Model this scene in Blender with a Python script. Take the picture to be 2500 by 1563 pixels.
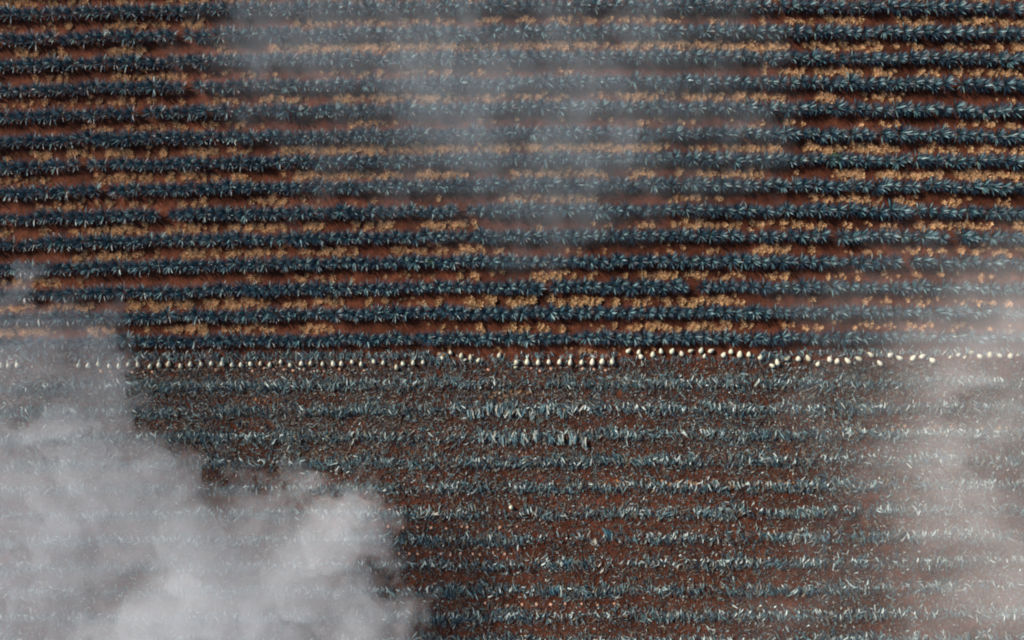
import bpy, math, random
import numpy as np
from mathutils import Vector, Matrix

random.seed(7)
rng = np.random.default_rng(7)
scene = bpy.context.scene
for o in list(bpy.data.objects):
    bpy.data.objects.remove(o)

# ------------------------------------------------------------------ camera
CAM_H = 70.0
WIDTH_M = 117.37                     # metres of ground across the frame
MP = WIDTH_M / 2500.0                # metres per photograph pixel on the ground
cam_data = bpy.data.cameras.new("camera")
cam = bpy.data.objects.new("camera", cam_data)
scene.collection.objects.link(cam)
cam.location = (0, 0, CAM_H)
cam.rotation_euler = (0, 0, 0)
cam_data.sensor_width = 36.0
cam_data.lens = 36.0 * CAM_H / WIDTH_M
cam_data.clip_end = 20000
scene.camera = cam

# ------------------------------------------------------------------ sky, sun, exposure
SUN_EL = math.radians(29)
SUN_TRAVEL = Vector((0.845, -0.535, 0)).normalized()      # the way the light runs over the ground
sun_from = -SUN_TRAVEL
world = bpy.data.worlds.new("World")
scene.world = world
world.use_nodes = True
wn = world.node_tree.nodes
wn.clear()
w_out = wn.new("ShaderNodeOutputWorld")
w_bg = wn.new("ShaderNodeBackground")
w_sky = wn.new("ShaderNodeTexSky")
w_sky.sky_type = 'NISHITA'
w_sky.sun_disc = False
w_sky.sun_elevation = SUN_EL
w_sky.sun_rotation = math.atan2(sun_from.x, sun_from.y)
w_bg.inputs[1].default_value = 0.08
world.node_tree.links.new(w_sky.outputs[0], w_bg.inputs[0])
world.node_tree.links.new(w_bg.outputs[0], w_out.inputs[0])
sun_data = bpy.data.lights.new("sun", 'SUN')
sun_data.energy = 5.0
sun_data.angle = math.radians(0.6)
sun_data.color = (1.0, 0.90, 0.79)
sun = bpy.data.objects.new("sun", sun_data)
scene.collection.objects.link(sun)
d = Vector((SUN_TRAVEL.x * math.cos(SUN_EL), SUN_TRAVEL.y * math.cos(SUN_EL), -math.sin(SUN_EL)))
sun.rotation_euler = d.to_track_quat('-Z', 'Y').to_euler()
sun.location = (-60, 25, 60)
scene.view_settings.view_transform = 'Standard'
scene.view_settings.look = 'None'
scene.view_settings.gamma = 1.0
scene.view_settings.use_curve_mapping = False
scene.view_settings.exposure = 0.5
scene.cycles.volume_bounces = 8
scene.cycles.max_bounces = 8
scene.cycles.filter_width = 2.1

# ------------------------------------------------------------------ helpers
def fbm(x, y, scale, octaves=4, seed=0, gain=0.5):
    x = np.asarray(x, float); y = np.asarray(y, float)
    out = np.zeros(np.broadcast(x, y).shape); amp = 1.0; tot = 0.0; f = 1.0 / scale
    r = np.random.default_rng(1000 + seed)
    for _ in range(octaves):
        n = 256
        lat = r.random((n, n))
        ox, oy = r.random(2) * 100
        u = x * f + ox; v = y * f + oy
        iu = np.floor(u).astype(int); iv = np.floor(v).astype(int)
        fu = u - iu; fv = v - iv
        fu = fu * fu * fu * (fu * (fu * 6 - 15) + 10); fv = fv * fv * fv * (fv * (fv * 6 - 15) + 10)
        a = lat[iu % n, iv % n]; b = lat[(iu + 1) % n, iv % n]
        c = lat[iu % n, (iv + 1) % n]; e = lat[(iu + 1) % n, (iv + 1) % n]
        out = out + amp * ((a * (1 - fu) + b * fu) * (1 - fv) + (c * (1 - fu) + e * fu) * fv)
        tot += amp; amp *= gain; f *= 2.03
    return out / tot

def sstep(a, b, x):
    t = np.clip((np.asarray(x, float) - a) / (b - a), 0, 1)
    return t * t * (3 - 2 * t)

def px(x, y, h=0.0):
    """photograph pixel -> ground metres for a thing h metres up"""
    k = MP * (CAM_H - h) / CAM_H
    return ((x - 1250.0) * k, (781.5 - y) * k)

def row_py(k, x):
    """photograph y of row k (0 = line of hearts, positive = standing rows, negative = cleared rows) at pixel x"""
    yd = 858 - 60.3 * k if k >= 0 else 908 + 60.9 * (-k - 1)
    u = (np.asarray(x, float) - 1250.0) / 1250.0
    bow = float(np.interp(yd, [0, 650, 803, 1395], [12, 12, 4, -3]))
    return (yd - 7 * u + bow * u * u) * 1.0339

def row_world(k, X, h=0.0):
    f = MP * (CAM_H - h) / CAM_H
    p = np.asarray(X, float) / f + 1250.0
    w = fbm(p, p * 0 + k * 37.7, 260, 2, 5) - 0.5
    return (781.5 - row_py(k, p) - w * 4) * f

def mesh_from(name, V, F, mat=None, smooth=True, col=None):
    """V (n,3) array, F list of (m,3|4) int arrays"""
    me = bpy.data.meshes.new(name)
    V = np.asarray(V, np.float32)
    if not isinstance(F, list): F = [F]
    F = [np.asarray(f, np.int32) for f in F if len(f)]
    me.vertices.add(len(V)); me.vertices.foreach_set("co", V.ravel())
    loops = np.concatenate([f.ravel() for f in F])
    tot = np.concatenate([np.full(len(f), f.shape[1], np.int32) for f in F])
    start = np.concatenate([[0], np.cumsum(tot)[:-1]]).astype(np.int32)
    me.loops.add(len(loops)); me.loops.foreach_set("vertex_index", loops)
    me.polygons.add(len(tot)); me.polygons.foreach_set("loop_start", start); me.polygons.foreach_set("loop_total", tot)
    me.polygons.foreach_set("use_smooth", np.full(len(tot), smooth))
    me.update(calc_edges=True)
    if col is not None:
        a = me.color_attributes.new("tint", 'FLOAT_COLOR', 'POINT')
        c = np.ones((len(V), 4), np.float32); c[:, :3] = col
        a.data.foreach_set("color", c.ravel())
    if mat: me.materials.append(mat)
    return me

def link(name, me, parent=None, loc=None, rot=None, scale=None):
    o = bpy.data.objects.new(name, me)
    scene.collection.objects.link(o)
    if parent: o.parent = parent
    if loc is not None: o.location = loc
    if rot is not None: o.rotation_euler = rot
    if scale is not None: o.scale = scale if hasattr(scale, '__len__') else (scale,) * 3
    return o

def tag(o, label, cat=None, group=None, kind=None):
    o["label"] = label
    if cat: o["category"] = cat
    if group: o["group"] = group
    if kind: o["kind"] = kind
    return o

ONES = "zero one two three four five six seven eight nine ten eleven twelve thirteen fourteen fifteen sixteen seventeen eighteen nineteen".split()
TENS = "_ _ twenty thirty forty fifty sixty seventy eighty ninety".split()
ORD = {"one": "first", "two": "second", "three": "third", "five": "fifth", "eight": "eighth", "nine": "ninth", "twelve": "twelfth"}
def ordinal(n):
    def o1(w): return ORD.get(w, w + "th")
    if n < 20: return o1(ONES[n])
    if n < 100:
        t, r = divmod(n, 10)
        return TENS[t][:-1] + "ieth" if r == 0 else TENS[t] + "-" + o1(ONES[r])
    return "hundredth" if n == 100 else "hundred-and-" + ordinal(n - 100)

class Nodes:
    def __init__(self, name):
        self.m = bpy.data.materials.new(name); self.m.use_nodes = True
        self.t = self.m.node_tree; self.t.nodes.clear()
        self.out = self.t.nodes.new("ShaderNodeOutputMaterial")
    def n(self, kind, **kw):
        nd = self.t.nodes.new(kind)
        for k, v in kw.items(): setattr(nd, k, v)
        return nd
    def l(self, a, b): self.t.links.new(a, b)
    def noise(self, vec, scale, detail=4, rough=0.55):
        nd = self.n("ShaderNodeTexNoise"); nd.inputs["Scale"].default_value = scale
        nd.inputs["Detail"].default_value = detail; nd.inputs["Roughness"].default_value = rough
        self.l(vec, nd.inputs["Vector"]); return nd.outputs["Fac"]
    def ramp(self, fac, stops):
        nd = self.n("ShaderNodeValToRGB"); e = nd.color_ramp.elements
        while len(e) < len(stops): e.new(0.5)
        for el, (p, c) in zip(e, stops): el.position = p; el.color = (*c, 1)
        self.l(fac, nd.inputs[0]); return nd.outputs[0]
    def mix(self, fac, a, b, mode='MIX'):
        nd = self.n("ShaderNodeMix", data_type='RGBA', blend_type=mode)
        for s, v in ((0, fac), (6, a), (7, b)):
            if hasattr(v, 'is_output'): self.l(v, nd.inputs[s])
            else: nd.inputs[s].default_value = v if s == 0 else (*v, 1)
        return nd.outputs[2]
    def bsdf(self, color, rough=0.6, spec=0.4, bump=None):
        b = self.n("ShaderNodeBsdfPrincipled")
        if hasattr(color, 'is_output'): self.l(color, b.inputs["Base Color"])
        else: b.inputs["Base Color"].default_value = (*color, 1)
        b.inputs["Roughness"].default_value = rough
        b.inputs["Specular IOR Level"].default_value = spec
        if bump:
            bn = self.n("ShaderNodeBump"); bn.inputs["Strength"].default_value = bump[1]; bn.inputs["Distance"].default_value = bump[2]
            self.l(bump[0], bn.inputs["Height"]); self.l(bn.outputs[0], b.inputs["Normal"])
        self.l(b.outputs[0], self.out.inputs["Surface"])
        return b

# ------------------------------------------------------------------ materials
def mat_soil():
    m = Nodes("red_soil"); g = m.n("ShaderNodeNewGeometry").outputs["Position"]
    big = m.noise(g, 0.12, 3); mid = m.noise(g, 0.9, 5, 0.65); fine = m.noise(g, 6.0, 4, 0.7)
    c = m.ramp(mid, [(0.3, (0.046, 0.018, 0.011)), (0.5, (0.10, 0.036, 0.021)), (0.72, (0.165, 0.066, 0.038))])
    c2 = m.ramp(big, [(0.35, (0.6, 0.55, 0.52)), (0.65, (1.15, 1.05, 1.0))])
    c = m.mix(1.0, c, c2, 'MULTIPLY')
    sp = m.ramp(fine, [(0.35, (0.6, 0.55, 0.5)), (0.62, (1.15, 1.1, 1.05))])
    c = m.mix(0.8, c, sp, 'MULTIPLY')
    m.bsdf(c, 0.95, 0.1, (fine, 0.9, 0.12))
    return m.m
def mat_agave():
    m = Nodes("agave_leaf"); g = m.n("ShaderNodeNewGeometry").outputs["Position"]
    at = m.n("ShaderNodeAttribute", attribute_name="tint")
    a = m.noise(g, 0.7, 2); b = m.noise(g, 3.5, 3)
    c = m.ramp(a, [(0.3, (0.75, 0.92, 0.88)), (0.5, (0.9, 0.95, 1.0)), (0.7, (1.25, 1.15, 1.0))])
    s = m.ramp(b, [(0.3, (0.75, 0.8, 0.82)), (0.7, (1.2, 1.16, 1.1))])
    m.bsdf(m.mix(1.0, at.outputs["Color"], m.mix(1.0, c, s, 'MULTIPLY'), 'MULTIPLY'), 0.36, 0.55)
    return m.m
def mat_tint(name, rough, spec, nscale=9.0, lo=0.75, hi=1.15):
    m = Nodes(name); at = m.n("ShaderNodeAttribute", attribute_name="tint")
    g = m.n("ShaderNodeNewGeometry").outputs["Position"]
    s = m.ramp(m.noise(g, nscale, 3), [(0.3, (lo,) * 3), (0.7, (hi,) * 3)])
    m.bsdf(m.mix(1.0, at.outputs["Color"], s, 'MULTIPLY'), rough, spec)
    return m.m
def mat_noise(name, c0, c1, scale, rough=0.7, spec=0.3, bump=0.0):
    m = Nodes(name); g = m.n("ShaderNodeNewGeometry").outputs["Position"]
    f = m.noise(g, scale, 4, 0.6)
    m.bsdf(m.ramp(f, [(0.3, c0), (0.7, c1)]), rough, spec, (f, bump, 0.03) if bump else None)
    return m.m
def mat_heart():
    m = Nodes("agave_heart_flesh"); g = m.n("ShaderNodeTexCoord").outputs["Object"]
    v = m.n("ShaderNodeTexVoronoi", feature='DISTANCE_TO_EDGE'); v.inputs["Scale"].default_value = 11
    m.l(g, v.inputs["Vector"])
    c = m.ramp(v.outputs["Distance"], [(0.0, (0.30, 0.29, 0.21)), (0.10, (0.60, 0.60, 0.53)), (0.4, (0.77, 0.77, 0.72))])
    n = m.ramp(m.noise(g, 4, 3), [(0.3, (0.86, 0.86, 0.78)), (0.65, (1, 1, 1))])
    oi = m.n("ShaderNodeObjectInfo").outputs["Random"]
    own = m.ramp(oi, [(0.0, (0.78, 0.74, 0.62)), (0.35, (1.0, 0.97, 0.92)), (0.7, (0.9, 0.95, 0.86)), (1.0, (1.08, 1.04, 1.0))])
    c = m.mix(1.0, c, own, 'MULTIPLY')
    m.bsdf(m.mix(1.0, c, n, 'MULTIPLY'), 0.65, 0.3, (v.outputs["Distance"], 0.5, 0.03))
    return m.m
def mat_mist(name, dens, col, aniso=0.0):
    m = Nodes(name); v = m.n("ShaderNodeVolumePrincipled")
    v.inputs["Color"].default_value = (*col, 1); v.inputs["Density"].default_value = dens
    v.inputs["Anisotropy"].default_value = aniso
    m.l(v.outputs[0], m.out.inputs["Volume"])
    try: m.m.cycles.homogeneous_volume = True
    except Exception: pass
    return m.m

SOIL = mat_soil(); AGAVE = mat_agave(); LITTER = mat_tint("cut_agave_leaf", 0.55, 0.35)
GRASS = mat_tint("dry_grass_blade", 0.8, 0.15, 5.0, 0.7, 1.2); HEART = mat_heart()
WEED = mat_noise("green_weed_leaf", (0.03, 0.07, 0.03), (0.07, 0.13, 0.05), 6)
STUMP = mat_noise("cut_stump_wood", (0.42, 0.20, 0.12), (0.66, 0.45, 0.33), 9, 0.8, 0.2, 0.4)
ROOT = mat_noise("root_disc_bark", (0.16, 0.09, 0.05), (0.36, 0.24, 0.15), 14, 0.9, 0.1, 0.4)

# ------------------------------------------------------------------ ground: one sheet with ridged rows
def axis(lo, hi, step):
    mid = np.arange(lo, hi + 1e-6, step)
    far = np.array([2, 6, 15, 40, 100, 300, 900, 3000.0])
    return np.concatenate([lo - far[::-1], mid, hi + far])
gx = axis(-72, 72, 0.36); gy = axis(-48, 50, 0.30)
GX, GY = np.meshgrid(gx, gy, indexing='ij')
ROW_KS = list(range(-12, 18))
def ground_z(X, Y):
    X = np.asarray(X, float); Y = np.asarray(Y, float)
    z = 0.10 * (fbm(X, Y, 14, 3, 1) - 0.5) + 0.16 * (fbm(X, Y, 1.3, 4, 2, 0.6) - 0.5)
    for k in ROW_KS:
        yc = row_world(k, X)
        z = z + (0.20 if k > 0 else 0.13) * np.exp(-((Y - yc) / 0.62) ** 2)
    return z
gz = ground_z(GX, GY)
nx, ny = GX.shape
idx = np.arange(nx * ny).reshape(nx, ny)
quads = np.stack([idx[:-1, :-1], idx[1:, :-1], idx[1:, 1:], idx[:-1, 1:]], -1).reshape(-1, 4)
ground = link("ground", mesh_from("ground", np.stack([GX, GY, gz], -1).reshape(-1, 3), quads, SOIL))
tag(ground, "red brown ridged farm soil under the agave rows and the leaf litter", kind="structure")
def gz_at(x, y):
    i = int(np.clip(np.searchsorted(gx, x), 1, nx - 1)); j = int(np.clip(np.searchsorted(gy, y), 1, ny - 1))
    a = (x - gx[i-1]) / (gx[i] - gx[i-1]); b = (y - gy[j-1]) / (gy[j] - gy[j-1])
    return float((gz[i-1, j-1]*(1-a) + gz[i, j-1]*a)*(1-b) + (gz[i-1, j]*(1-a) + gz[i, j]*a)*b)
def gz_arr(x, y):
    i = np.clip(np.searchsorted(gx, x), 1, nx - 1); j = np.clip(np.searchsorted(gy, y), 1, ny - 1)
    a = (x - gx[i-1]) / (gx[i] - gx[i-1]); b = (y - gy[j-1]) / (gy[j] - gy[j-1])
    return (gz[i-1, j-1]*(1-a) + gz[i, j-1]*a)*(1-b) + (gz[i-1, j]*(1-a) + gz[i, j]*a)*b

# ------------------------------------------------------------------ agave plants
def leaf_strip(base, dirh, elev, length, width, bend=0.25, secs=(0.0, 0.35, 0.72), fold=0.28):
    """a folded, tapering blade from base: 3 verts per section and a point at the tip"""
    side = np.array([-dirh[1], dirh[0], 0.0])
    V = []; p = np.array(base, float); e = elev; last = 0.0
    prof = {0: 0.62, 1: 1.0, 2: 0.62}
    for i, s in enumerate(secs):
        step = (s - last) * length
        t = np.array([dirh[0] * math.cos(e), dirh[1] * math.cos(e), math.sin(e)])
        p = p + t * step; last = s
        up = np.array([-dirh[0] * math.sin(e), -dirh[1] * math.sin(e), math.cos(e)])
        w = width * prof[i] * 0.5
        V += [p + side * w + up * w * fold * 2, p, p - side * w + up * w * fold * 2]
        e -= bend * 0.5
    t = np.array([dirh[0] * math.cos(e), dirh[1] * math.cos(e), math.sin(e)])
    V.append(p + t * (1 - last) * length)
    n = len(secs); Q = []; T = []
    for i in range(n - 1):
        a = i * 3
        Q += [(a, a+1, a+4, a+3), (a+1, a+2, a+5, a+4)]
    a = (n - 1) * 3; tip = n * 3
    T += [(a, a+1, tip), (a+1, a+2, tip)]
    return np.array(V), np.array(Q), np.array(T)

class Soup:
    def __init__(self): self.V = []; self.Q = []; self.T = []; self.C = []; self.n = 0
    def add(self, V, Q=None, T=None, col=None):
        if Q is not None and len(Q): self.Q.append(np.asarray(Q) + self.n)
        if T is not None and len(T): self.T.append(np.asarray(T) + self.n)
        self.V.append(np.asarray(V, np.float32)); self.n += len(V)
        if col is not None: self.C.append(np.broadcast_to(np.asarray(col, np.float32), (len(V), 3)))
    def arrays(self):
        return (np.concatenate(self.V), np.concatenate(self.Q) if self.Q else np.zeros((0, 4), int),
                np.concatenate(self.T) if self.T else np.zeros((0, 3), int), np.concatenate(self.C) if self.C else None)
    def mesh(self, name, mat, smooth=True):
        V, Q, T, C = self.arrays()
        return mesh_from(name, V, [Q, T], mat, smooth, C)

def agave_variant(seed):
    r = random.Random(seed)
    ros, spear = Soup(), Soup()
    N = 40
    for i in range(N):
        t = i / (N - 1)                                  # 0 outer .. 1 inner
        az = i * 2.39996 + r.uniform(-0.15, 0.15)
        el = math.radians(8 + 66 * t ** 0.9 + r.uniform(-6, 6))
        L = (0.98 - 0.16 * abs(t - 0.45)) * r.uniform(0.88, 1.1)
        dh = (math.cos(az), math.sin(az))
        b = (dh[0] * (0.20 - 0.13 * t), dh[1] * (0.20 - 0.13 * t), 0.16 + 0.26 * t)
        tint = (0.18, 0.31, 0.335) if r.random() < 0.24 else ((0.024, 0.066, 0.098) if r.random() < 0.55 else (0.011, 0.034, 0.058))  # sunlit highlights and shade painted into leaf colour: few pale, most dark
        ros.add(*leaf_strip(b, dh, el, L, r.uniform(0.09, 0.125), r.uniform(-0.05, 0.28)), np.array(tint) * r.uniform(0.85, 1.2))
    for i in range(5):
        az = i * 1.2566; dh = (math.cos(az), math.sin(az))
        spear.add(*leaf_strip((dh[0]*0.03, dh[1]*0.03, 0.42), dh, math.radians(84), 0.78 * r.uniform(0.9, 1.1), 0.09, -0.04), (0.08, 0.14, 0.16))
    return ros, spear
VAR = [agave_variant(50 + i) for i in range(6)]
VAR_ME = [(a.mesh("leaf_rosette", AGAVE), b.mesh("central_spear", AGAVE)) for a, b in VAR]
VAR_ARR = []
for a, b in VAR:
    s = Soup(); s.add(*a.arrays()); s.add(*b.arrays()); VAR_ARR.append(s.arrays())

ROWNAME = {1: "first", 2: "second", 3: "third", 4: "fourth"}
field = Soup()
n_things = 0
for k in range(1, 18):
    pos = []; x = -66.0 + rng.uniform(0, 0.6)
    while x < 66:
        pos.append(x); x += 1.12 + rng.normal(0, 0.07)
    seen = 0
    for X in pos:
        if rng.random() < 0.015: continue
        xx = X + rng.normal(0, 0.05)
        Y = float(row_world(k, xx, 0.55)) + rng.normal(0, 0.08)
        s = float(np.clip(rng.normal(1.0, 0.10), 0.68, 1.28)); yaw = rng.uniform(0, 6.283); vi = int(rng.integers(6))
        tx, ty = rng.normal(0, 0.05, 2); z = gz_at(xx, Y) - 0.05
        in_frame = abs(xx) < 58.2
        if in_frame: seen += 1
        if k <= 4 and -44.5 < xx < 37 and n_things < 300:
            root = link("agave_plant", None, loc=(xx, Y, z), rot=(tx, ty, yaw), scale=s)
            root.empty_display_size = 0.2
            adj = "broad" if s > 1.09 else ("small" if s < 0.91 else "spiky")
            tag(root, f"{adj} blue agave, {ordinal(seen)} from the left edge in {ROWNAME[k]} standing row above white hearts",
                "agave", "agave plants in the standing rows nearest the harvested hearts")
            link("leaf_rosette", VAR_ME[vi][0], root); link("central_spear", VAR_ME[vi][1], root)
            n_things += 1
        else:
            V, Q, T, C = VAR_ARR[vi]
            M = (Matrix.Translation((xx, Y, z)) @ Matrix.Rotation(yaw, 4, 'Z') @ Matrix.Rotation(tx, 4, 'X') @ Matrix.Rotation(ty, 4, 'Y') @ Matrix.Scale(s, 4))
            M = np.array(M)
            field.add(V @ M[:3, :3].T + M[:3, 3], Q, T, C)
tag(link("agave_field_vegetation", field.mesh("agave_field", AGAVE)),
    "long even rows of blue agave covering the rest of the standing field", kind="stuff")

# ------------------------------------------------------------------ dry golden grass between the rows
def grass_variant(seed, n=210, spread=0.46, tall=0.5):
    r = random.Random(seed); V = []; T = []; C = []
    lobes = [(r.uniform(-spread, spread) * 0.7, r.uniform(-spread, spread) * 0.6, r.uniform(0.6, 1.0)) for _ in range(8)]
    for i in range(n):
        lx, ly, ls = lobes[i % 8]
        az = r.uniform(0, 6.283); rad = spread * 0.55 * math.sqrt(r.random()) * ls
        bx, by = lx + math.cos(az) * rad, ly + math.sin(az) * rad
        out = r.uniform(0.05, 0.26); h = tall * ls * (1 - 0.5 * (rad / spread)) * r.uniform(0.6, 1.1)
        tx, ty = bx + math.cos(az) * out, by + math.sin(az) * out
        w = r.uniform(0.016, 0.036); sx, sy = -math.sin(az) * w, math.cos(az) * w
        mx, my = (bx + tx) / 2, (by + ty) / 2
        k = len(V)
        V += [(bx + sx, by + sy, 0), (bx - sx, by - sy, 0), (mx + sx*1.2, my + sy*1.2, h * 0.8), (mx - sx*1.2, my - sy*1.2, h * 0.8), (tx, ty, h)]
        T += [(k, k+1, k+3), (k, k+3, k+2), (k+2, k+3, k+4)]
        g = r.random()
        c = (0.58 + 0.14*g, 0.36 + 0.13*g, 0.165 + 0.11*g) if r.random() < 0.8 else (0.36, 0.19, 0.08)
        C += [c] * 5
    return np.array(V), np.array(T), np.array(C)
GV = [grass_variant(200 + i) for i in range(6)]
GV_ME = [mesh_from("dry_bush", V, [T], GRASS, False, C) for V, T, C in GV]

BUSH = {  # photograph pixels of the bushes one can tell apart, by soil strip
 "between the second and third standing agave rows above the hearts":
   [(1070,737),(1143,733),(1150,748),(1166,746),(1191,731),(1195,747),(1205,735),(1243,734),(1253,742),(1270,737),(1292,737),(1299,728),(1342,731),(1359,745),(1372,740),(1398,735),(1412,741),(1425,734),(1438,738),(1462,735),(1502,738),(1552,741),(1668,737),(1690,741),(1712,735)],
 "between the first and second standing agave rows above the hearts":
   [(1168,800),(1179,808),(1235,808),(1252,796),(1267,808),(1287,801),(1316,798),(1330,805),(1371,804),(1500,793),(1555,799),(1590,801),(1620,798),(1655,803),(1700,800)],
 "between the third and fourth standing agave rows above the hearts":
   [(1124,673),(1165,682),(1304,673),(1328,677),(1348,672),(1362,679),(1403,673),(1441,679),(1526,673),(1569,670),(1645,672)],
}
bush_cells = []
for strip, pts in BUSH.items():
    pts = sorted(pts)
    for i, (a, b) in enumerate(pts):
        X, Y = px(a, b, 0.3); s = rng.uniform(0.85, 1.25) if "second and third" in strip else rng.uniform(0.7, 1.05)
        o = link("dry_bush", GV_ME[i % 6], loc=(X, Y, gz_at(X, Y) - 0.03), rot=(0, 0, rng.uniform(0, 6.28)), scale=(s, s, s * 1.25))
        tag(o, f"{ordinal(i+1)} golden dry bush from the left {strip}".replace("the ", "").replace("from left", "from the left").replace(" standing", ""),
            "dry bush", "golden dry bushes in the soil strips")
        bush_cells.append((X, Y))

# how much grass each strip holds along x (display pixels / 1.0339), from the photograph
STRIPS = {  # k: strip lies just above standing row k ; list of (x0, x1, cover)
 12: [(0,200,.55),(240,340,.9),(340,640,.3),(640,1120,1),(1120,1200,.5),(1200,1860,1),(1860,2418,.6)],
 11: [(60,250,.4),(250,420,.5),(420,850,.15),(850,1400,.25),(1750,2150,.75),(2150,2418,.5)],
 10: [(0,200,.3),(200,640,.35),(640,760,.6),(760,1060,.7),(1060,1500,.4),(1500,2000,.85),(2000,2418,.35)],
 9:  [(200,420,.3),(420,640,.25),(820,920,.5),(920,1500,.08),(1500,1900,.15),(2000,2300,.25),(2300,2418,.6)],
 8:  [(0,500,.85),(500,800,.8),(800,1100,1),(1120,1560,1),(1560,1750,.3),(1750,1860,.9),(1860,2418,.7)],
 7:  [(0,300,.5),(300,900,.7),(900,1200,.75),(1200,2418,.8)],
 6:  [(0,200,.4),(200,450,.25),(450,680,.5),(680,1100,.1),(1180,1460,.7),(1460,1700,.4),(1900,2050,.5),(2050,2418,.25)],
 5:  [(0,200,.3),(200,460,.75),(460,1120,.75),(1120,1450,.2),(1450,1800,.5),(1800,2418,.4)],
 4:  [(180,700,.6),(700,1200,.65),(1200,1450,.25),(1500,1700,.3),(1780,1920,.9),(1920,2418,.35)],
 3:  [(0,200,.4),(450,620,.45),(700,1200,.18),(1240,1620,.5),(1620,1850,.4),(1850,2418,.3)],
 2:  [(0,280,.7),(280,640,.9),(640,880,.6),(880,1060,.15),(1420,1560,.2),(1560,1720,.5),(1720,2418,.25)],
 1:  [(0,300,.7),(300,560,.85),(560,800,.6),(800,1090,.1),(1340,1480,.15),(1480,1760,.75),(1760,2418,.2)],
 13: [(0,2418,.5)], 14: [(0,2418,.6)], 15: [(0,2418,.4)], 16: [(0,2418,.5)],
}
grass = Soup()
for k, segs in STRIPS.items():
    for a, b, cov in segs:
        a0 = (a * 1.0339 - 1250) * MP - (9 if a == 0 else 0); b0 = (b * 1.0339 - 1250) * MP + (9 if b == 2418 else 0)
        n = int((b0 - a0) * cov * 9.0)
        XS = rng.uniform(a0, b0, n)
        if cov < 0.95: XS = XS[fbm(XS, XS * 0 + k * 9.0, 2.2, 2, 31) > 0.47 - 0.12 * cov]
        YS = 0.5 * (row_world(k, XS, 0.3) + row_world(k + 1, XS, 0.3)) - 0.17 + rng.normal(0, 0.27, len(XS))
        for X, Y in zip(XS.tolist(), YS.tolist()):
            s = rng.uniform(0.35, 0.85); vi = int(rng.integers(6)); yaw = rng.uniform(0, 6.28)
            V, T, C = GV[vi]; c, sn = math.cos(yaw), math.sin(yaw)
            P = np.stack([(V[:, 0]*c - V[:, 1]*sn)*s + X, (V[:, 0]*sn + V[:, 1]*c)*s + Y, V[:, 2]*s*0.8 + gz_at(X, Y) - 0.02], -1)
            keep = rng.random(len(T)//3) < 0.36
            kt = T.reshape(-1, 3, 3)[keep].reshape(-1, 3)
            grass.add(P, None, kt, C * rng.uniform(0.7, 1.25) * [1.0, 0.96, 0.98])
# thin tan tufts left in the cleared half
for (a, b, y, n) in [(1150,1330,960,26),(1330,1440,1000,10),(1420,1960,1180,60),(2050,2500,1046,50),(560,700,985,14),(1480,1600,853,10),(1380,1460,857,16),(1060,1100,858,6),(1205,1225,852,3),(300,360,985,6)]:
    for _ in range(n):
        X, Y = px(rng.uniform(a, b), y + rng.normal(0, 5)); s = rng.uniform(0.22, 0.45); V, T, C = GV[int(rng.integers(6))]
        grass.add(V * [s, s, s * 0.5] + [X, Y, gz_at(X, Y)], None, T, C * [0.95, 0.85, 0.8])
tag(link("dry_grass", grass.mesh("dry_grass", GRASS, False)), "tan dry grass growing along the soil strips between agave rows", kind="stuff")

# ------------------------------------------------------------------ cut leaf litter on the cleared half
def blade(length, width, curl, r):
    """a cut leaf lying down, length along +x, V section, curled; 8 verts"""
    xs = np.array([-0.5, -0.12, 0.25, 0.5]) * length
    ws = np.array([0.55, 1.0, 0.75, 0.08]) * width * 0.5
    zs = curl * (np.array([0.35, 0.9, 0.8, 0.2]))
    V = []
    for x, w, z in zip(xs, ws, zs):
        V += [(x, w, z + w * 0.5), (x, 0, z), (x, -w, z + w * 0.5)]
    Q = []
    for i in range(3):
        a = i * 3; Q += [(a, a+1, a+4, a+3), (a+1, a+2, a+5, a+4)]
    return np.array(V), np.array(Q)
PAL = np.array([(0.028,0.072,0.092),(0.065,0.135,0.152),(0.022,0.056,0.082),(0.145,0.235,0.245),(0.10,0.11,0.095),(0.17,0.155,0.115),(0.085,0.048,0.031),(0.040,0.026,0.020),(0.42,0.50,0.48)])
def scatter(n_list):
    """vectorised: arrays X, Y, yaw, pitch, length, width, lift, color -> soup arrays"""
    X, Y, yaw, pitch, L, W, lift, col = n_list
    n = len(X)
    bx = np.array([-0.5, -0.12, 0.25, 0.5]); bw = np.array([0.55, 1.0, 0.75, 0.08]) * 0.5; bz = np.array([0.0, 0.07, 0.06, -0.03])
    Vx = np.repeat(bx, 3)[None, :] * L[:, None]
    Vy = (np.repeat(bw, 3) * np.tile([1, 0, -1], 4))[None, :] * W[:, None]
    Vz = np.repeat(bz, 3)[None, :] * L[:, None] + (np.repeat(bw, 3) * np.tile([0.55, 0, 0.55], 4))[None, :] * W[:, None]
    cp, sp = np.cos(pitch)[:, None], np.sin(pitch)[:, None]
    x2 = Vx * cp - Vz * sp; z2 = Vx * sp + Vz * cp
    roll = rng.normal(0, 0.5, n)[:, None]
    y3 = Vy * np.cos(roll) - z2 * 0 * np.sin(roll); z3 = z2 + Vy * np.sin(roll)
    c, s = np.cos(yaw)[:, None], np.sin(yaw)[:, None]
    PX = x2 * c - y3 * s + X[:, None]; PY = x2 * s + y3 * c + Y[:, None]
    base = gz_arr(X, Y) + lift + np.abs(np.sin(pitch)) * L * 0.5
    PZ = z3 + base[:, None]
    V = np.stack([PX, PY, PZ], -1).reshape(-1, 3)
    q = []
    for i in range(3):
        a = i * 3; q += [(a, a+1, a+4, a+3), (a+1, a+2, a+5, a+4)]
    q = np.array(q)
    Q = (q[None] + (np.arange(n) * 12)[:, None, None]).reshape(-1, 4)
    return V, Q, np.repeat(col, 12, 0)

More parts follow.
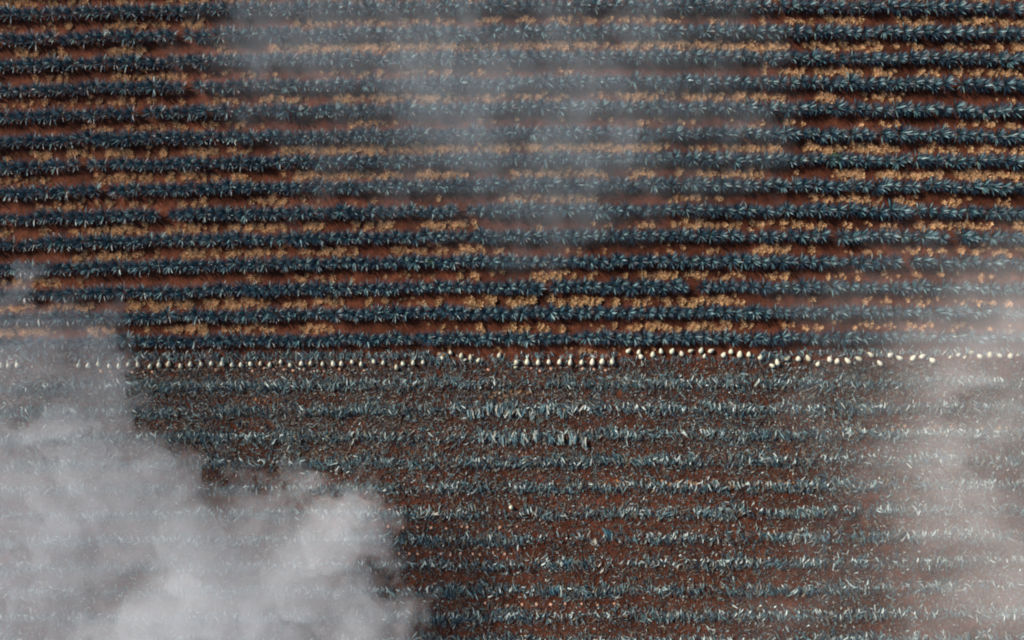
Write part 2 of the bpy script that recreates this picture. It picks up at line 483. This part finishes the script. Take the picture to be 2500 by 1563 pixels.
litter = Soup()
BUNDLES = [(x, 1003) for x in (1150,1172,1195,1218,1243,1270,1298,1330,1368)] + [(x, 1068) for x in (1178,1203,1226,1253,1280,1308,1342,1370,1398,1424)] + [
 (1482,1298),(1448,1320),(1545,1315),(1385,1372),(1467,1384),(1310,1256),(1062,1254),(1352,1438),(1650,1374),(2008,1312),(1422,993),(1248,1240),(1265,1240)]
BUN = np.array([px(a, b) for a, b in BUNDLES])
def add_leaves(X, Y, yaw, L, W, lift, pale=0.10, brown=0.25, pitch=0.22):
    near = np.min((X[:, None] - BUN[:, 0]) ** 2 + (Y[:, None] - BUN[:, 1]) ** 2, 1) < 0.55 ** 2
    keep = ~near | (rng.random(len(X)) < 0.22)
    X, Y, yaw, L, W, lift = X[keep], Y[keep], yaw[keep], L[keep], W[keep], lift[keep]
    n = len(X)
    u = rng.random(n)
    ci = np.where(u < pale, 8, np.where(u < pale + brown, rng.integers(4, 8, n), rng.integers(0, 4, n)))
    col = PAL[ci] * rng.uniform(0.75, 1.25, (n, 1))
    litter.add(*(lambda V, Q, C: (V, Q, None, C))(*scatter((X, Y, yaw, rng.normal(0, pitch, n), L, W, lift, col))))
XL = 66.0
for j in range(1, 13):
    k = -j
    n = int(2 * XL * (54 if j <= 4 else 44))
    X = rng.uniform(-XL, XL, n)
    dens = fbm(X, X * 0 + k * 11, 5.0, 3, 60)
    X = X[rng.random(n) < 0.30 + 1.9 * np.clip(dens - 0.32, 0, 1) * (0.5 + 1.2 * fbm(X, X * 0 + k * 5, 1.1, 2, 62))]
    Y = row_world(k, X) + rng.normal(0, 1, len(X)) * (0.18 + 0.45 * fbm(X, X * 0 + k, 4, 2, 63)) + 0.15 + 0.7 * (fbm(X, X * 0 + k * 3, 3, 2, 64) - 0.5)
    yaw = math.pi / 2 + 2.2 * (fbm(X, Y, 1.6, 2, 61) - 0.5) + rng.normal(0, 0.5, len(X)) + np.where(rng.random(len(X)) < .5, 0, math.pi)
    add_leaves(X, Y, yaw, 0.25 + 0.75 * rng.random(len(X)) ** 1.7, rng.uniform(0.06, 0.13, len(X)), rng.uniform(0.02, 0.30, len(X)) * np.exp(-((Y - row_world(k, X)) / 0.5) ** 2) + 0.02, pale=0.085, brown=0.30)
    n = int(2 * XL * 2.6); X = rng.uniform(-XL, XL, n); X = X[fbm(X, X * 0 + k * 17, 6, 3, 66) > 0.42]
    Y = row_world(k, X) + 0.35 + rng.normal(0, 0.14, len(X))
    add_leaves(X, Y, math.pi / 2 + rng.normal(0, 0.7, len(X)), rng.uniform(0.3, 0.7, len(X)), rng.uniform(0.09, 0.17, len(X)), rng.uniform(0.12, 0.3, len(X)), pale=0.75, brown=0.0)
# loose leaves and trampled scraps over everything, thickest next to the hearts
n = 80000
X = rng.uniform(-XL, XL, n); Y = rng.uniform(-46, -5.6, n)
pyv = 781.5 - Y / MP
d = np.interp(pyv, [890, 930, 1100, 1180, 1250, 1500], [0.65, 0.65, 0.5, 0.26, 0.17, 0.15]) * (0.1 + 2.2 * np.clip(fbm(X, Y, 5, 4, 77) - 0.25, 0, 1))
m = rng.random(n) < d; X, Y = X[m], Y[m]
add_leaves(X, Y, rng.uniform(0, 6.28, len(X)), rng.uniform(0.25, 0.8, len(X)), rng.uniform(0.05, 0.12, len(X)), rng.uniform(0.0, 0.08, len(X)), pale=0.02, brown=0.66)
n = 360000
X = rng.uniform(-XL, XL, n); Y = rng.uniform(-46, -4.6, n); pyv = 781.5 - Y / MP
d = np.interp(pyv, [880, 930, 1100, 1180, 1250, 1500], [0.8, 0.9, 0.8, 0.55, 0.5, 0.5]) * (0.35 + 1.1 * np.clip(fbm(X, Y, 2.5, 4, 78) - 0.1, 0, 1))
m = rng.random(n) < d; X, Y = X[m], Y[m]; n = len(X)
yaw = rng.uniform(0, 6.28, n); L = rng.uniform(0.05, 0.19, n); W = rng.uniform(0.015, 0.05, n)
cx, cy = np.cos(yaw), np.sin(yaw); tl = rng.normal(0, 0.05, (n, 4)); zb = gz_arr(X, Y) + 0.035
P = []
for q, (u, v) in enumerate([(-1, -.6), (1, -1), (.8, .9), (-.9, 1)]):
    P.append(np.stack([X + cx*L*u - cy*W*v, Y + cy*L*u + cx*W*v, zb + np.abs(tl[:, q])], -1))
V = np.stack(P, 1).reshape(-1, 3); Q = np.arange(4 * n).reshape(-1, 4)
u = rng.random(n); ci = np.where(u < 0.05, 8, np.where(u < 0.70, rng.integers(6, 8, n), np.where(u < 0.85, rng.integers(4, 6, n), rng.integers(0, 4, n))))
litter.add(V, Q, None, np.repeat(PAL[ci] * rng.uniform(0.7, 1.25, (n, 1)), 4, 0))
# trimmed leaves heaped behind the hearts
for (a, b, y0, sd, per) in [(330,1050,868,6,26),(1050,1110,880,8,30),(1270,1510,866,5,9),(1850,1930,868,8,28),(1930,2500,860,6,16),(-120,330,868,7,16),(1510,1850,876,5,10),(1110,1270,878,8,12)]:
    n = int((b - a) * MP * per)
    p = rng.uniform(a, b, n); q = y0 + rng.normal(0, sd, n)
    X = (p - 1250) * MP; Y = (781.5 - q) * MP
    add_leaves(X, Y, math.pi/2 + rng.normal(0, 0.6, n), rng.uniform(0.35, 0.85, n), rng.uniform(0.06, 0.12, n), rng.uniform(0.0, 0.28, n), pale=0.08, brown=0.15)
tag(link("cut_agave_leaf_litter", litter.mesh("cut_agave_leaf_litter", LITTER, False)),
    "scattered blue grey and brown cut agave leaves across the cleared ground", kind="stuff")

# ------------------------------------------------------------------ leaf bundles one can tell apart
LEAF_ME = []
for i, c in enumerate([(0.075,0.17,0.20),(0.045,0.14,0.19),(0.145,0.26,0.28),(0.38,0.40,0.35),(0.58,0.55,0.46)]):
    V, Q = blade(1.0, 0.115, 0.10, None)
    LEAF_ME.append(mesh_from("leaf", V, [Q], LITTER, True, np.broadcast_to(np.array(c), (len(V), 3))))
def bundle(pxx, pyy, label, n=8, span=0.6, pal=(0, 2, 2, 3, 3), yaw0=math.pi/2, fan=0.15, size=1.0, lift=0.12):
    X, Y = px(pxx, pyy); root = link("leaf_bundle", None, loc=(X, Y, gz_at(X, Y)))
    root.empty_display_size = 0.2
    tag(root, label, "leaf bundle", "cut leaf bundles left on the cleared ground")
    for i in range(n):
        t = (i / max(n - 1, 1) - 0.5)
        s = size * rng.uniform(0.75, 1.1)
        link("leaf", LEAF_ME[random.choice(pal)], root, loc=(t * span + rng.normal(0, .08), rng.normal(0, 0.16), lift + rng.uniform(0, 0.16)),
             rot=(rng.normal(0, 0.45), rng.normal(0, 0.16), yaw0 - t * fan * 2 + rng.normal(0, 0.28)), scale=(s, s * 1.15, s))
for i, x in enumerate([1150,1172,1195,1218,1243,1270,1298,1330,1368]):
    bundle(x, 1003 + rng.normal(0, 4), f"{ordinal(i+1)} fan of blue cut leaves in the second litter row below the hearts", n=9, size=1.1)
for i, x in enumerate([1178,1203,1226,1253,1280,1308,1342,1370,1398,1424]):
    bundle(x, 1068 + rng.normal(0, 4), f"{ordinal(i+1)} fan of blue cut leaves in the third litter row below the hearts", n=9, size=1.2)
bundle(1482, 1298, "deep teal heap of cut leaves tilted beside a bright pale leaf pile", 11, 0.75, (0, 1, 1), math.radians(125), 0.15, 1.1)
bundle(1448, 1320, "bright cream cut leaves spread beside the deep teal heap", 7, 0.7, (3, 4, 4), math.radians(115), 0.6, 0.8)
bundle(1545, 1315, "dull grey teal leaf heap lying past the deep teal heap", 9, 0.9, (0, 2), math.radians(95), 0.3, 0.8)
bundle(1385, 1372, "teal leaf heap alone on red soil below the cream leaves", 10, 0.9, (0, 1, 2), math.radians(75), 0.2, 0.85)
bundle(1467, 1384, "pale cream leaf pair standing out on lower red soil", 3, 0.2, (4,), math.radians(60), 0.4, 0.8)
bundle(1310, 1256, "upright cream leaf piece beside the lone white heart", 3, 0.12, (4,), math.radians(95), 0.3, 0.75)
bundle(1062, 1254, "cream curved leaf pile at the misty end of a litter row", 6, 0.5, (4, 4, 3), math.radians(25), 0.4, 0.9)
bundle(1352, 1438, "dark blue fan of cut leaves in the lowest litter row", 12, 1.0, (0, 1), math.radians(92), 0.08, 1.05)
bundle(1650, 1374, "wide pale leaf heap on the lower soil near the hazy side", 6, 0.6, (3, 4), math.radians(80), 0.6, 0.8)
bundle(2008, 1312, "teal leaf heap at the edge of the pinkish haze", 9, 0.9, (0, 2), math.radians(100), 0.2, 1.0)
bundle(1422, 993, "long cream cut leaf slanting alone above the bare patch", 2, 0.1, (4,), math.radians(60), 0.1, 0.95)

# ------------------------------------------------------------------ harvested hearts
def heart_mesh(seed):
    r = random.Random(seed); V = []; nseg, nring = 16, 11
    L = 0.86
    prof = [0.0, 0.17, 0.245, 0.28, 0.29, 0.285, 0.265, 0.235, 0.19, 0.14, 0.085]
    for i in range(nring):
        y = -L/2 + L * (i / (nring - 1))
        for j in range(nseg):
            a = 2 * math.pi * (j + 0.5 * (i % 2)) / nseg
            rr = prof[i] * (1 + (0.07 if (i + j) % 2 else -0.03) + r.uniform(-0.03, 0.03))
            V.append((math.cos(a) * rr, y + r.uniform(-.008, .008), math.sin(a) * rr))
    Q = []
    for i in range(nring - 1):
        for j in range(nseg):
            a = i * nseg + j; b = i * nseg + (j + 1) % nseg
            Q.append((a, b, b + nseg, a + nseg))
    top = len(V); V.append((0, L/2 + 0.02, 0))
    T = [((nring-1)*nseg + j, (nring-1)*nseg + (j+1) % nseg, top) for j in range(nseg)]
    return mesh_from("agave_heart", V, [np.array(Q), np.array(T)], HEART)
def root_disc():
    V = []; T = []
    for j in range(10):
        a = 2*math.pi*j/10
        V.append((math.cos(a)*0.15*(1+0.1*(j % 2)), -0.40, math.sin(a)*0.15))
    for j in range(10):
        a = 2*math.pi*j/10
        V.append((math.cos(a)*0.10, -0.455, math.sin(a)*0.10))
    V.append((0, -0.47, 0))
    Q = [(j, (j+1) % 10, 10+(j+1) % 10, 10+j) for j in range(10)]
    T = [(10+j, 10+(j+1) % 10, 20) for j in range(10)]
    return mesh_from("root_disc", V, [np.array(Q), np.array(T)], ROOT)
def tuft_mesh(seed):
    r = random.Random(seed); s = Soup()
    for i in range(r.choice([3, 4, 5])):
        ang = math.pi/2 + r.uniform(-0.5, 0.5); dh = (math.cos(ang), math.sin(ang))
        V, Q, T = leaf_strip((r.uniform(-.04, .04), 0.36, r.uniform(-.02, .05)), dh, r.uniform(-0.05, 0.35), r.uniform(0.55, 0.95), r.uniform(0.08, 0.12), 0.3)
        s.add(V, Q, T, PAL[r.choice([1, 3, 3, 8])] * 1.25)
    return s.mesh("leaf_tuft", LITTER)
HM = [heart_mesh(i) for i in range(5)]; RD = root_disc(); TM = [tuft_mesh(i) for i in range(6)]
# x, y (photograph pixels), size, turn in degrees, tuft
HL = [(3,892),(21,893),(43,892),(193,892),(216,893),(241,889),(268,894),(291,894),(314,890),(338,891),(367,895),(389,891),(412,889),
 (441,894),(465,890),(491,889),(516,888),(543,888),(567,891),(589,891),(612,889),(636,888),(659,891),(686,884),(709,892),(736,888),(759,887),
 (788,889),(814,888),(834,888),(860,884),(882,889),(913,883),(936,886),(968,897),(984,888),(1009,886),(1033,885)]
hearts = [(x, y, 0.78 + 0.14 * rng.random(), rng.normal(-6, 9), x not in (636, 686, 834, 913, 968, 984, 1033) and rng.random() < 0.8) for x, y in HL]
hearts += [(1080,874,.75,-30,True),(1100,861,.8,-20,False),(1126,869,.85,8,False),(1149,873,.95,-4,False),(1168,880,.85,35,False),(1135,879,.55,60,False),(1219,868,.9,12,False),
 (1261,884,.95,-5,True),(1259,897,.62,80,False),(1287,884,1.0,0,True),(1314,885,.9,2,True),(1340,884,.85,0,True),(1366,884,.95,10,True),(1392,885,.92,4,True),(1420,885,.9,8,True),(1446,884,.98,6,True),(1470,883,1.0,8,True),(1495,882,1.05,6,True)]
hearts += [(x, y, s, a, False) for x, y, s, a in [(1534,857,.9,50),(1560,860,.8,15),(1565,871,.9,-35),(1594,866,.85,5),(1614,858,.95,-8),(1641,858,1.0,28),(1665,864,.85,-20),(1687,857,.85,70),
 (1712,856,.85,20),(1720,870,.7,15),(1736,857,.9,60),(1767,867,.9,25),(1785,859,.9,5),(1806,866,.98,5),(1828,866,.95,5),(1856,872,.9,15),(1897,885,.95,-15),(1885,893,.75,-60),
 (1922,875,.95,60),(1949,876,.9,10),(1973,875,1.0,-30),(1996,889,.85,25),(2025,878,.9,-20),(2043,882,.9,10),(2068,881,1.0,-40),(2096,876,.95,-60),(2125,866,.95,-50),(2147,887,.95,-40),(2173,867,.95,60),
 (2195,874,.95,-60),(2228,874,1.0,40),(2251,870,.95,60),(2275,880,.98,-50),(2320,872,.55,20),(2340,866,.85,60),(2356,872,.6,40),(2373,861,.85,70),(2392,870,.9,-60),(2417,867,.9,10),(2440,868,.9,-50),(2467,869,.9,20),(2486,867,.6,0)]]
hearts.sort()
hc = 0
for i, (a, b, s, deg, tuft) in enumerate(hearts):
    X, Y = px(a, b, 0.25); s *= 0.86 if a < 1050 else 0.92
    o = link("agave_heart", HM[i % 5], loc=(X, Y, gz_at(X, Y) + 0.25 * s), rot=(rng.normal(0, 0.07), rng.uniform(-.4, .4), math.radians(-deg)), scale=(s * rng.uniform(0.86, 1.14), s * rng.uniform(0.85, 1.1), s))
    if a < 1270: where = f"{ordinal(i+1)} from the left edge"
    elif 1270 < a < 1500:
        hc += 1; where = f"{ordinal(hc)} of the even tufted ten"
    else: where = f"{ordinal(len(hearts)-i)} from the right edge"
    size = "small" if s < 0.72 else ("large" if s > 0.96 else "pale")
    tag(o, f"{size} cut agave heart{' with leafy stalk' if tuft else ''}, {where} of white row".replace('tufted ten of white row', 'tufted ten mid-row'), "agave heart", "harvested agave hearts lying in a row")
    link("root_disc", RD, o)
    if tuft: link("leaf_tuft", TM[i % 6], o)
X, Y = px(1248, 1237)
o = link("agave_heart", HM[2], loc=(X, Y, gz_at(X, Y) + 0.3), rot=(math.radians(80), 0, 0), scale=(0.85, 0.85, 0.85))
tag(o, "lone white agave heart standing on bare red soil far from the row", "agave heart", "harvested agave hearts lying in a row")
link("root_disc", RD, o)

# ------------------------------------------------------------------ cut stumps
def stump_mesh(seed):
    r = random.Random(seed); V = []; n = 9
    for rad, z in ((0.19, -0.05), (0.16, 0.09), (0.11, 0.13)):
        for j in range(n):
            a = 2*math.pi*j/n; q = rad * r.uniform(0.85, 1.15)
            V.append((math.cos(a)*q, math.sin(a)*q*0.8, z + r.uniform(-.01, .02)))
    V.append((0, 0, 0.11))
    Q = [(i*n+j, i*n+(j+1) % n, (i+1)*n+(j+1) % n, (i+1)*n+j) for i in range(2) for j in range(n)]
    T = [(2*n+j, 2*n+(j+1) % n, 3*n) for j in range(n)]
    return mesh_from("agave_stump", V, [np.array(Q), np.array(T)], STUMP, False)
SM = [stump_mesh(i) for i in range(4)]
lines = [("just under the white hearts", [248,271,300,325,352,374,401,424,452,528,617,646,669,694,716,742,768,792,829,889], lambda x: 905 + (3 if x < 400 else -2) + rng.normal(0, 2)),
         ("just under the tufted hearts", [1192,1297,1318,1345,1422,1450,1478], lambda x: 902 + rng.normal(0, 3)),
         ("in dotted line above the deep teal heap", [948,985,1020,1053,1090,1128,1141,1220,1262], lambda x: 1286 + rng.normal(0, 2)),
         ("in dotted line above the lone teal heap", [948,975,1000,1020,1052,1077,1100,1125,1155,1172,1204,1232], lambda x: 1352 + rng.normal(0, 2)),
         ("in the lowest dotted line", [1185,1240,1275,1310,1345,1380,1420,1460,1500], lambda x: 1475 + rng.normal(0, 2))]
for where, xs, yf in lines:
    for i, x in enumerate(xs):
        X, Y = px(x, yf(x)); s = rng.uniform(0.75, 1.1)
        o = link("agave_stump", SM[i % 4], loc=(X, Y, gz_at(X, Y)), rot=(0, 0, rng.uniform(0, 6.28)), scale=(s, s, s))
        tag(o, f"{ordinal(i+1)} pinkish stump from the left {where}", "stump", "cut agave stumps in the cleared soil")

# ------------------------------------------------------------------ green weeds
def weed_mesh(seed):
    r = random.Random(seed); s = Soup()
    for i in range(70):
        az = r.uniform(0, 6.283); rad = 0.45 * math.sqrt(r.random()); z = 0.75 * (1 - (rad/0.5)**2) * r.uniform(0.4, 1)
        s.add(*leaf_strip((math.cos(az)*rad, math.sin(az)*rad, z), (math.cos(az), math.sin(az)), r.uniform(-0.3, 0.7), r.uniform(0.15, 0.28), 0.11, 0.4))
    for i in range(6):
        az = i * 1.05
        s.add(*leaf_strip((0, 0, 0), (math.cos(az), math.sin(az)), 1.0, 0.75, 0.03, 0.1))
    return s.mesh("green_weed", WEED)
for i, (a, b, lab) in enumerate([(2040,388,"dark green leafy shrub breaking an agave row near the upper right"), (1052,638,"pale green weed among agaves left of the misty column"), (2215,826,"green weed in the first agave row under thin haze")]):
    X, Y = px(a, b, 0.5)
    tag(link("green_weed", weed_mesh(i), loc=(X, Y, gz_at(X, Y)), scale=(1.25 if i == 0 else 1.0)), lab, "weed")

# ------------------------------------------------------------------ drifting mist banks: lumpy closed hulls of even fog
def poly_sd(PX, PY, pts):
    """signed distance in pixels, positive inside"""
    dmin = np.full(PX.shape, 1e9); inside = np.zeros(PX.shape, bool)
    n = len(pts)
    for i in range(n):
        ax, ay = pts[i]; bx, by = pts[(i+1) % n]
        ex, ey = bx-ax, by-ay
        t = np.clip(((PX-ax)*ex + (PY-ay)*ey) / (ex*ex+ey*ey), 0, 1)
        dmin = np.minimum(dmin, np.hypot(PX-ax-t*ex, PY-ay-t*ey))
        c = ((ay > PY) != (by > PY)) & (PX < ex*(PY-ay)/(ey if ey else 1e-9) + ax)
        inside ^= c
    return np.where(inside, dmin, -dmin)
def mist_bank(label, x0, x1, y0, y1, step, zc, thick_fn, mat, wave=1.2, seed=0):
    gxp = np.arange(x0, x1 + 1, step); gyp = np.arange(y0, y1 + 1, step)
    PX, PY = np.meshgrid(gxp, gyp, indexing='ij')
    t = thick_fn(PX, PY)
    t[0, :] = 0; t[-1, :] = 0; t[:, 0] = 0; t[:, -1] = 0
    t[t < 0.02] = 0
    zmid = zc + wave * 2 * (fbm(PX, PY, 260, 3, 300 + seed) - 0.5)
    k = MP * (CAM_H - zc) / CAM_H
    WX = (PX - 1250) * k; WY = (781.5 - PY) * k
    share = fbm(PX, PY, 160, 3, 320 + seed)
    zt = zmid + t * (0.4 + 0.2 * share); zb = zt - t
    N = t.size; ids = np.arange(N).reshape(t.shape)
    top = np.stack([WX, WY, zt], -1).reshape(-1, 3); bot = np.stack([WX, WY, zb], -1).reshape(-1, 3)
    bid = np.where(t > 0, ids + N, ids)
    on = (t[:-1, :-1] > 0) | (t[1:, :-1] > 0) | (t[1:, 1:] > 0) | (t[:-1, 1:] > 0)
    # y runs down in pixels, so this winding faces up
    qt = np.stack([ids[:-1, :-1], ids[:-1, 1:], ids[1:, 1:], ids[1:, :-1]], -1)[on]
    qb = np.stack([bid[:-1, :-1], bid[1:, :-1], bid[1:, 1:], bid[:-1, 1:]], -1)[on]
    V = np.concatenate([top, bot]); Q = np.concatenate([qt, qb])
    used = np.unique(Q); remap = np.full(len(V), -1); remap[used] = np.arange(len(used))
    o = link("mist", mesh_from("mist", V[used], [remap[Q]], mat))
    return tag(o, label, kind="stuff")

POLY_A = [(-260,1010),(60,1040),(190,1010),(330,1060),(430,1120),(500,1180),(590,1205),(660,1215),(730,1230),(800,1180),(890,1200),(962,1240),(940,1305),(992,1370),(970,1420),(1040,1490),(1060,1660),(-260,1660)]
POLY_B = [(-260,668),(205,668),(240,750),(308,820),(322,880),(342,985),(410,1030),(540,1130),(720,1190),(840,1230),(700,1660),(-260,1660)]
POLY_C = [(2280,540),(2760,500),(2760,1680),(1500,1680),(1640,1520),(1900,1340),(1900,1180),(1840,1060),(1960,940),(1960,830),(1780,720),(1920,640)]
POLY_D = [(560,-140),(1850,-140),(1840,180),(1890,320),(1820,420),(1640,520),(1480,600),(1280,620),(1120,590),(960,560),(740,520),(720,400),(540,300),(430,150)]

def warped(PX, PY, scale, amt, seed, octv=5, gain=0.52):
    a = fbm(PX, PY, scale * 1.1, 4, seed + 1) - 0.5; b = fbm(PX, PY, scale * 1.1, 4, seed + 2) - 0.5
    c, sn = 0.82, 0.57                                   # turned lattice, no upright columns
    U = (PX + amt * a) * c - (PY + amt * b) * sn; W = (PX + amt * a) * sn + (PY + amt * b) * c
    return fbm(U, W, scale, octv, seed, gain)
def thick_left(PX, PY):
    wx = PX + 150 * (fbm(PX, PY, 90, 5, 11, 0.6) - 0.5); wy = PY + 150 * (fbm(PX, PY, 90, 5, 12, 0.6) - 0.5)
    a = poly_sd(wx, wy, POLY_A); b = poly_sd(wx, wy, POLY_B)
    n = warped(PX, PY, 230, 330, 13); f = warped(PX, PY, 70, 120, 14)
    ta = sstep(-45, 150, a + 90 * (f - 0.5)) * (2.3 + 2.5 * sstep(0.30, 0.68, n)) * (0.35 + 1.3 * f)
    tb = sstep(-30, 60, b + 170 * (f - 0.5)) * (0.9 + 1.3 * sstep(0.3, 0.7, warped(PX, PY, 150, 200, 15))) * (0.6 + 0.8 * f)
    return ta + tb
def thick_right(PX, PY):
    c = poly_sd(PX + 200 * (fbm(PX, PY, 200, 5, 21) - 0.5), PY + 200 * (fbm(PX, PY, 200, 5, 22) - 0.5), POLY_C)
    n = warped(PX * 0.8, PY * 1.3, 200, 320, 23); f = warped(PX * 0.8, PY * 1.2, 80, 140, 24)
    edge = sstep(1950, 2600, PX + 160 * (n - 0.5))
    return sstep(-60, 520, c + 120 * (f - 0.5)) * (0.55 + 0.7 * sstep(0.32, 0.7, n)) * (0.6 + 0.8 * f) + sstep(-20, 400, c) * edge * 1.2 * (0.6 + 0.8 * f)
def thick_top(PX, PY):
    dd = poly_sd(PX + 260 * (fbm(PX, PY, 220, 5, 31) - 0.5), PY + 260 * (fbm(PX, PY, 220, 5, 32) - 0.5), POLY_D)
    n = warped(PX * 1.3, PY * 0.85, 260, 380, 57); f = warped(PX * 1.3, PY * 0.9, 90, 160, 34)
    core = np.exp(-((PX - 1330 - 60 * np.sin(PY / 140)) / 170) ** 2) * sstep(800, 300, PY)
    return sstep(-90, 420, dd + 160 * (f - 0.5)) * (1.1 + 0.9 * sstep(0.28, 0.72, n)) * (0.5 + 1.0 * f) + 0.12 * core * (0.4 + f) * sstep(-60, 160, dd)
DENS = 0.105
mist_bank("dense white mist bank rolling over the cleared lower left ground", -260, 1100, 560, 1660, 7, 7.0, thick_left, mat_mist("white_mist", DENS, (0.95, 0.975, 1.0), -0.35), 0.8, 1)
mist_bank("thin pinkish haze drifting over the cleared ground on the right", 1380, 2760, 460, 1680, 9, 7.0, thick_right, mat_mist("pinkish_mist", DENS, (0.985, 0.975, 0.98), -0.3), 0.8, 2)
mist_bank("faint grey mist veil over the middle of the standing agave rows", 300, 2000, -160, 860, 9, 8.0, thick_top, mat_mist("grey_mist", DENS, (0.86, 0.95, 1.0), -0.2), 0.8, 3)
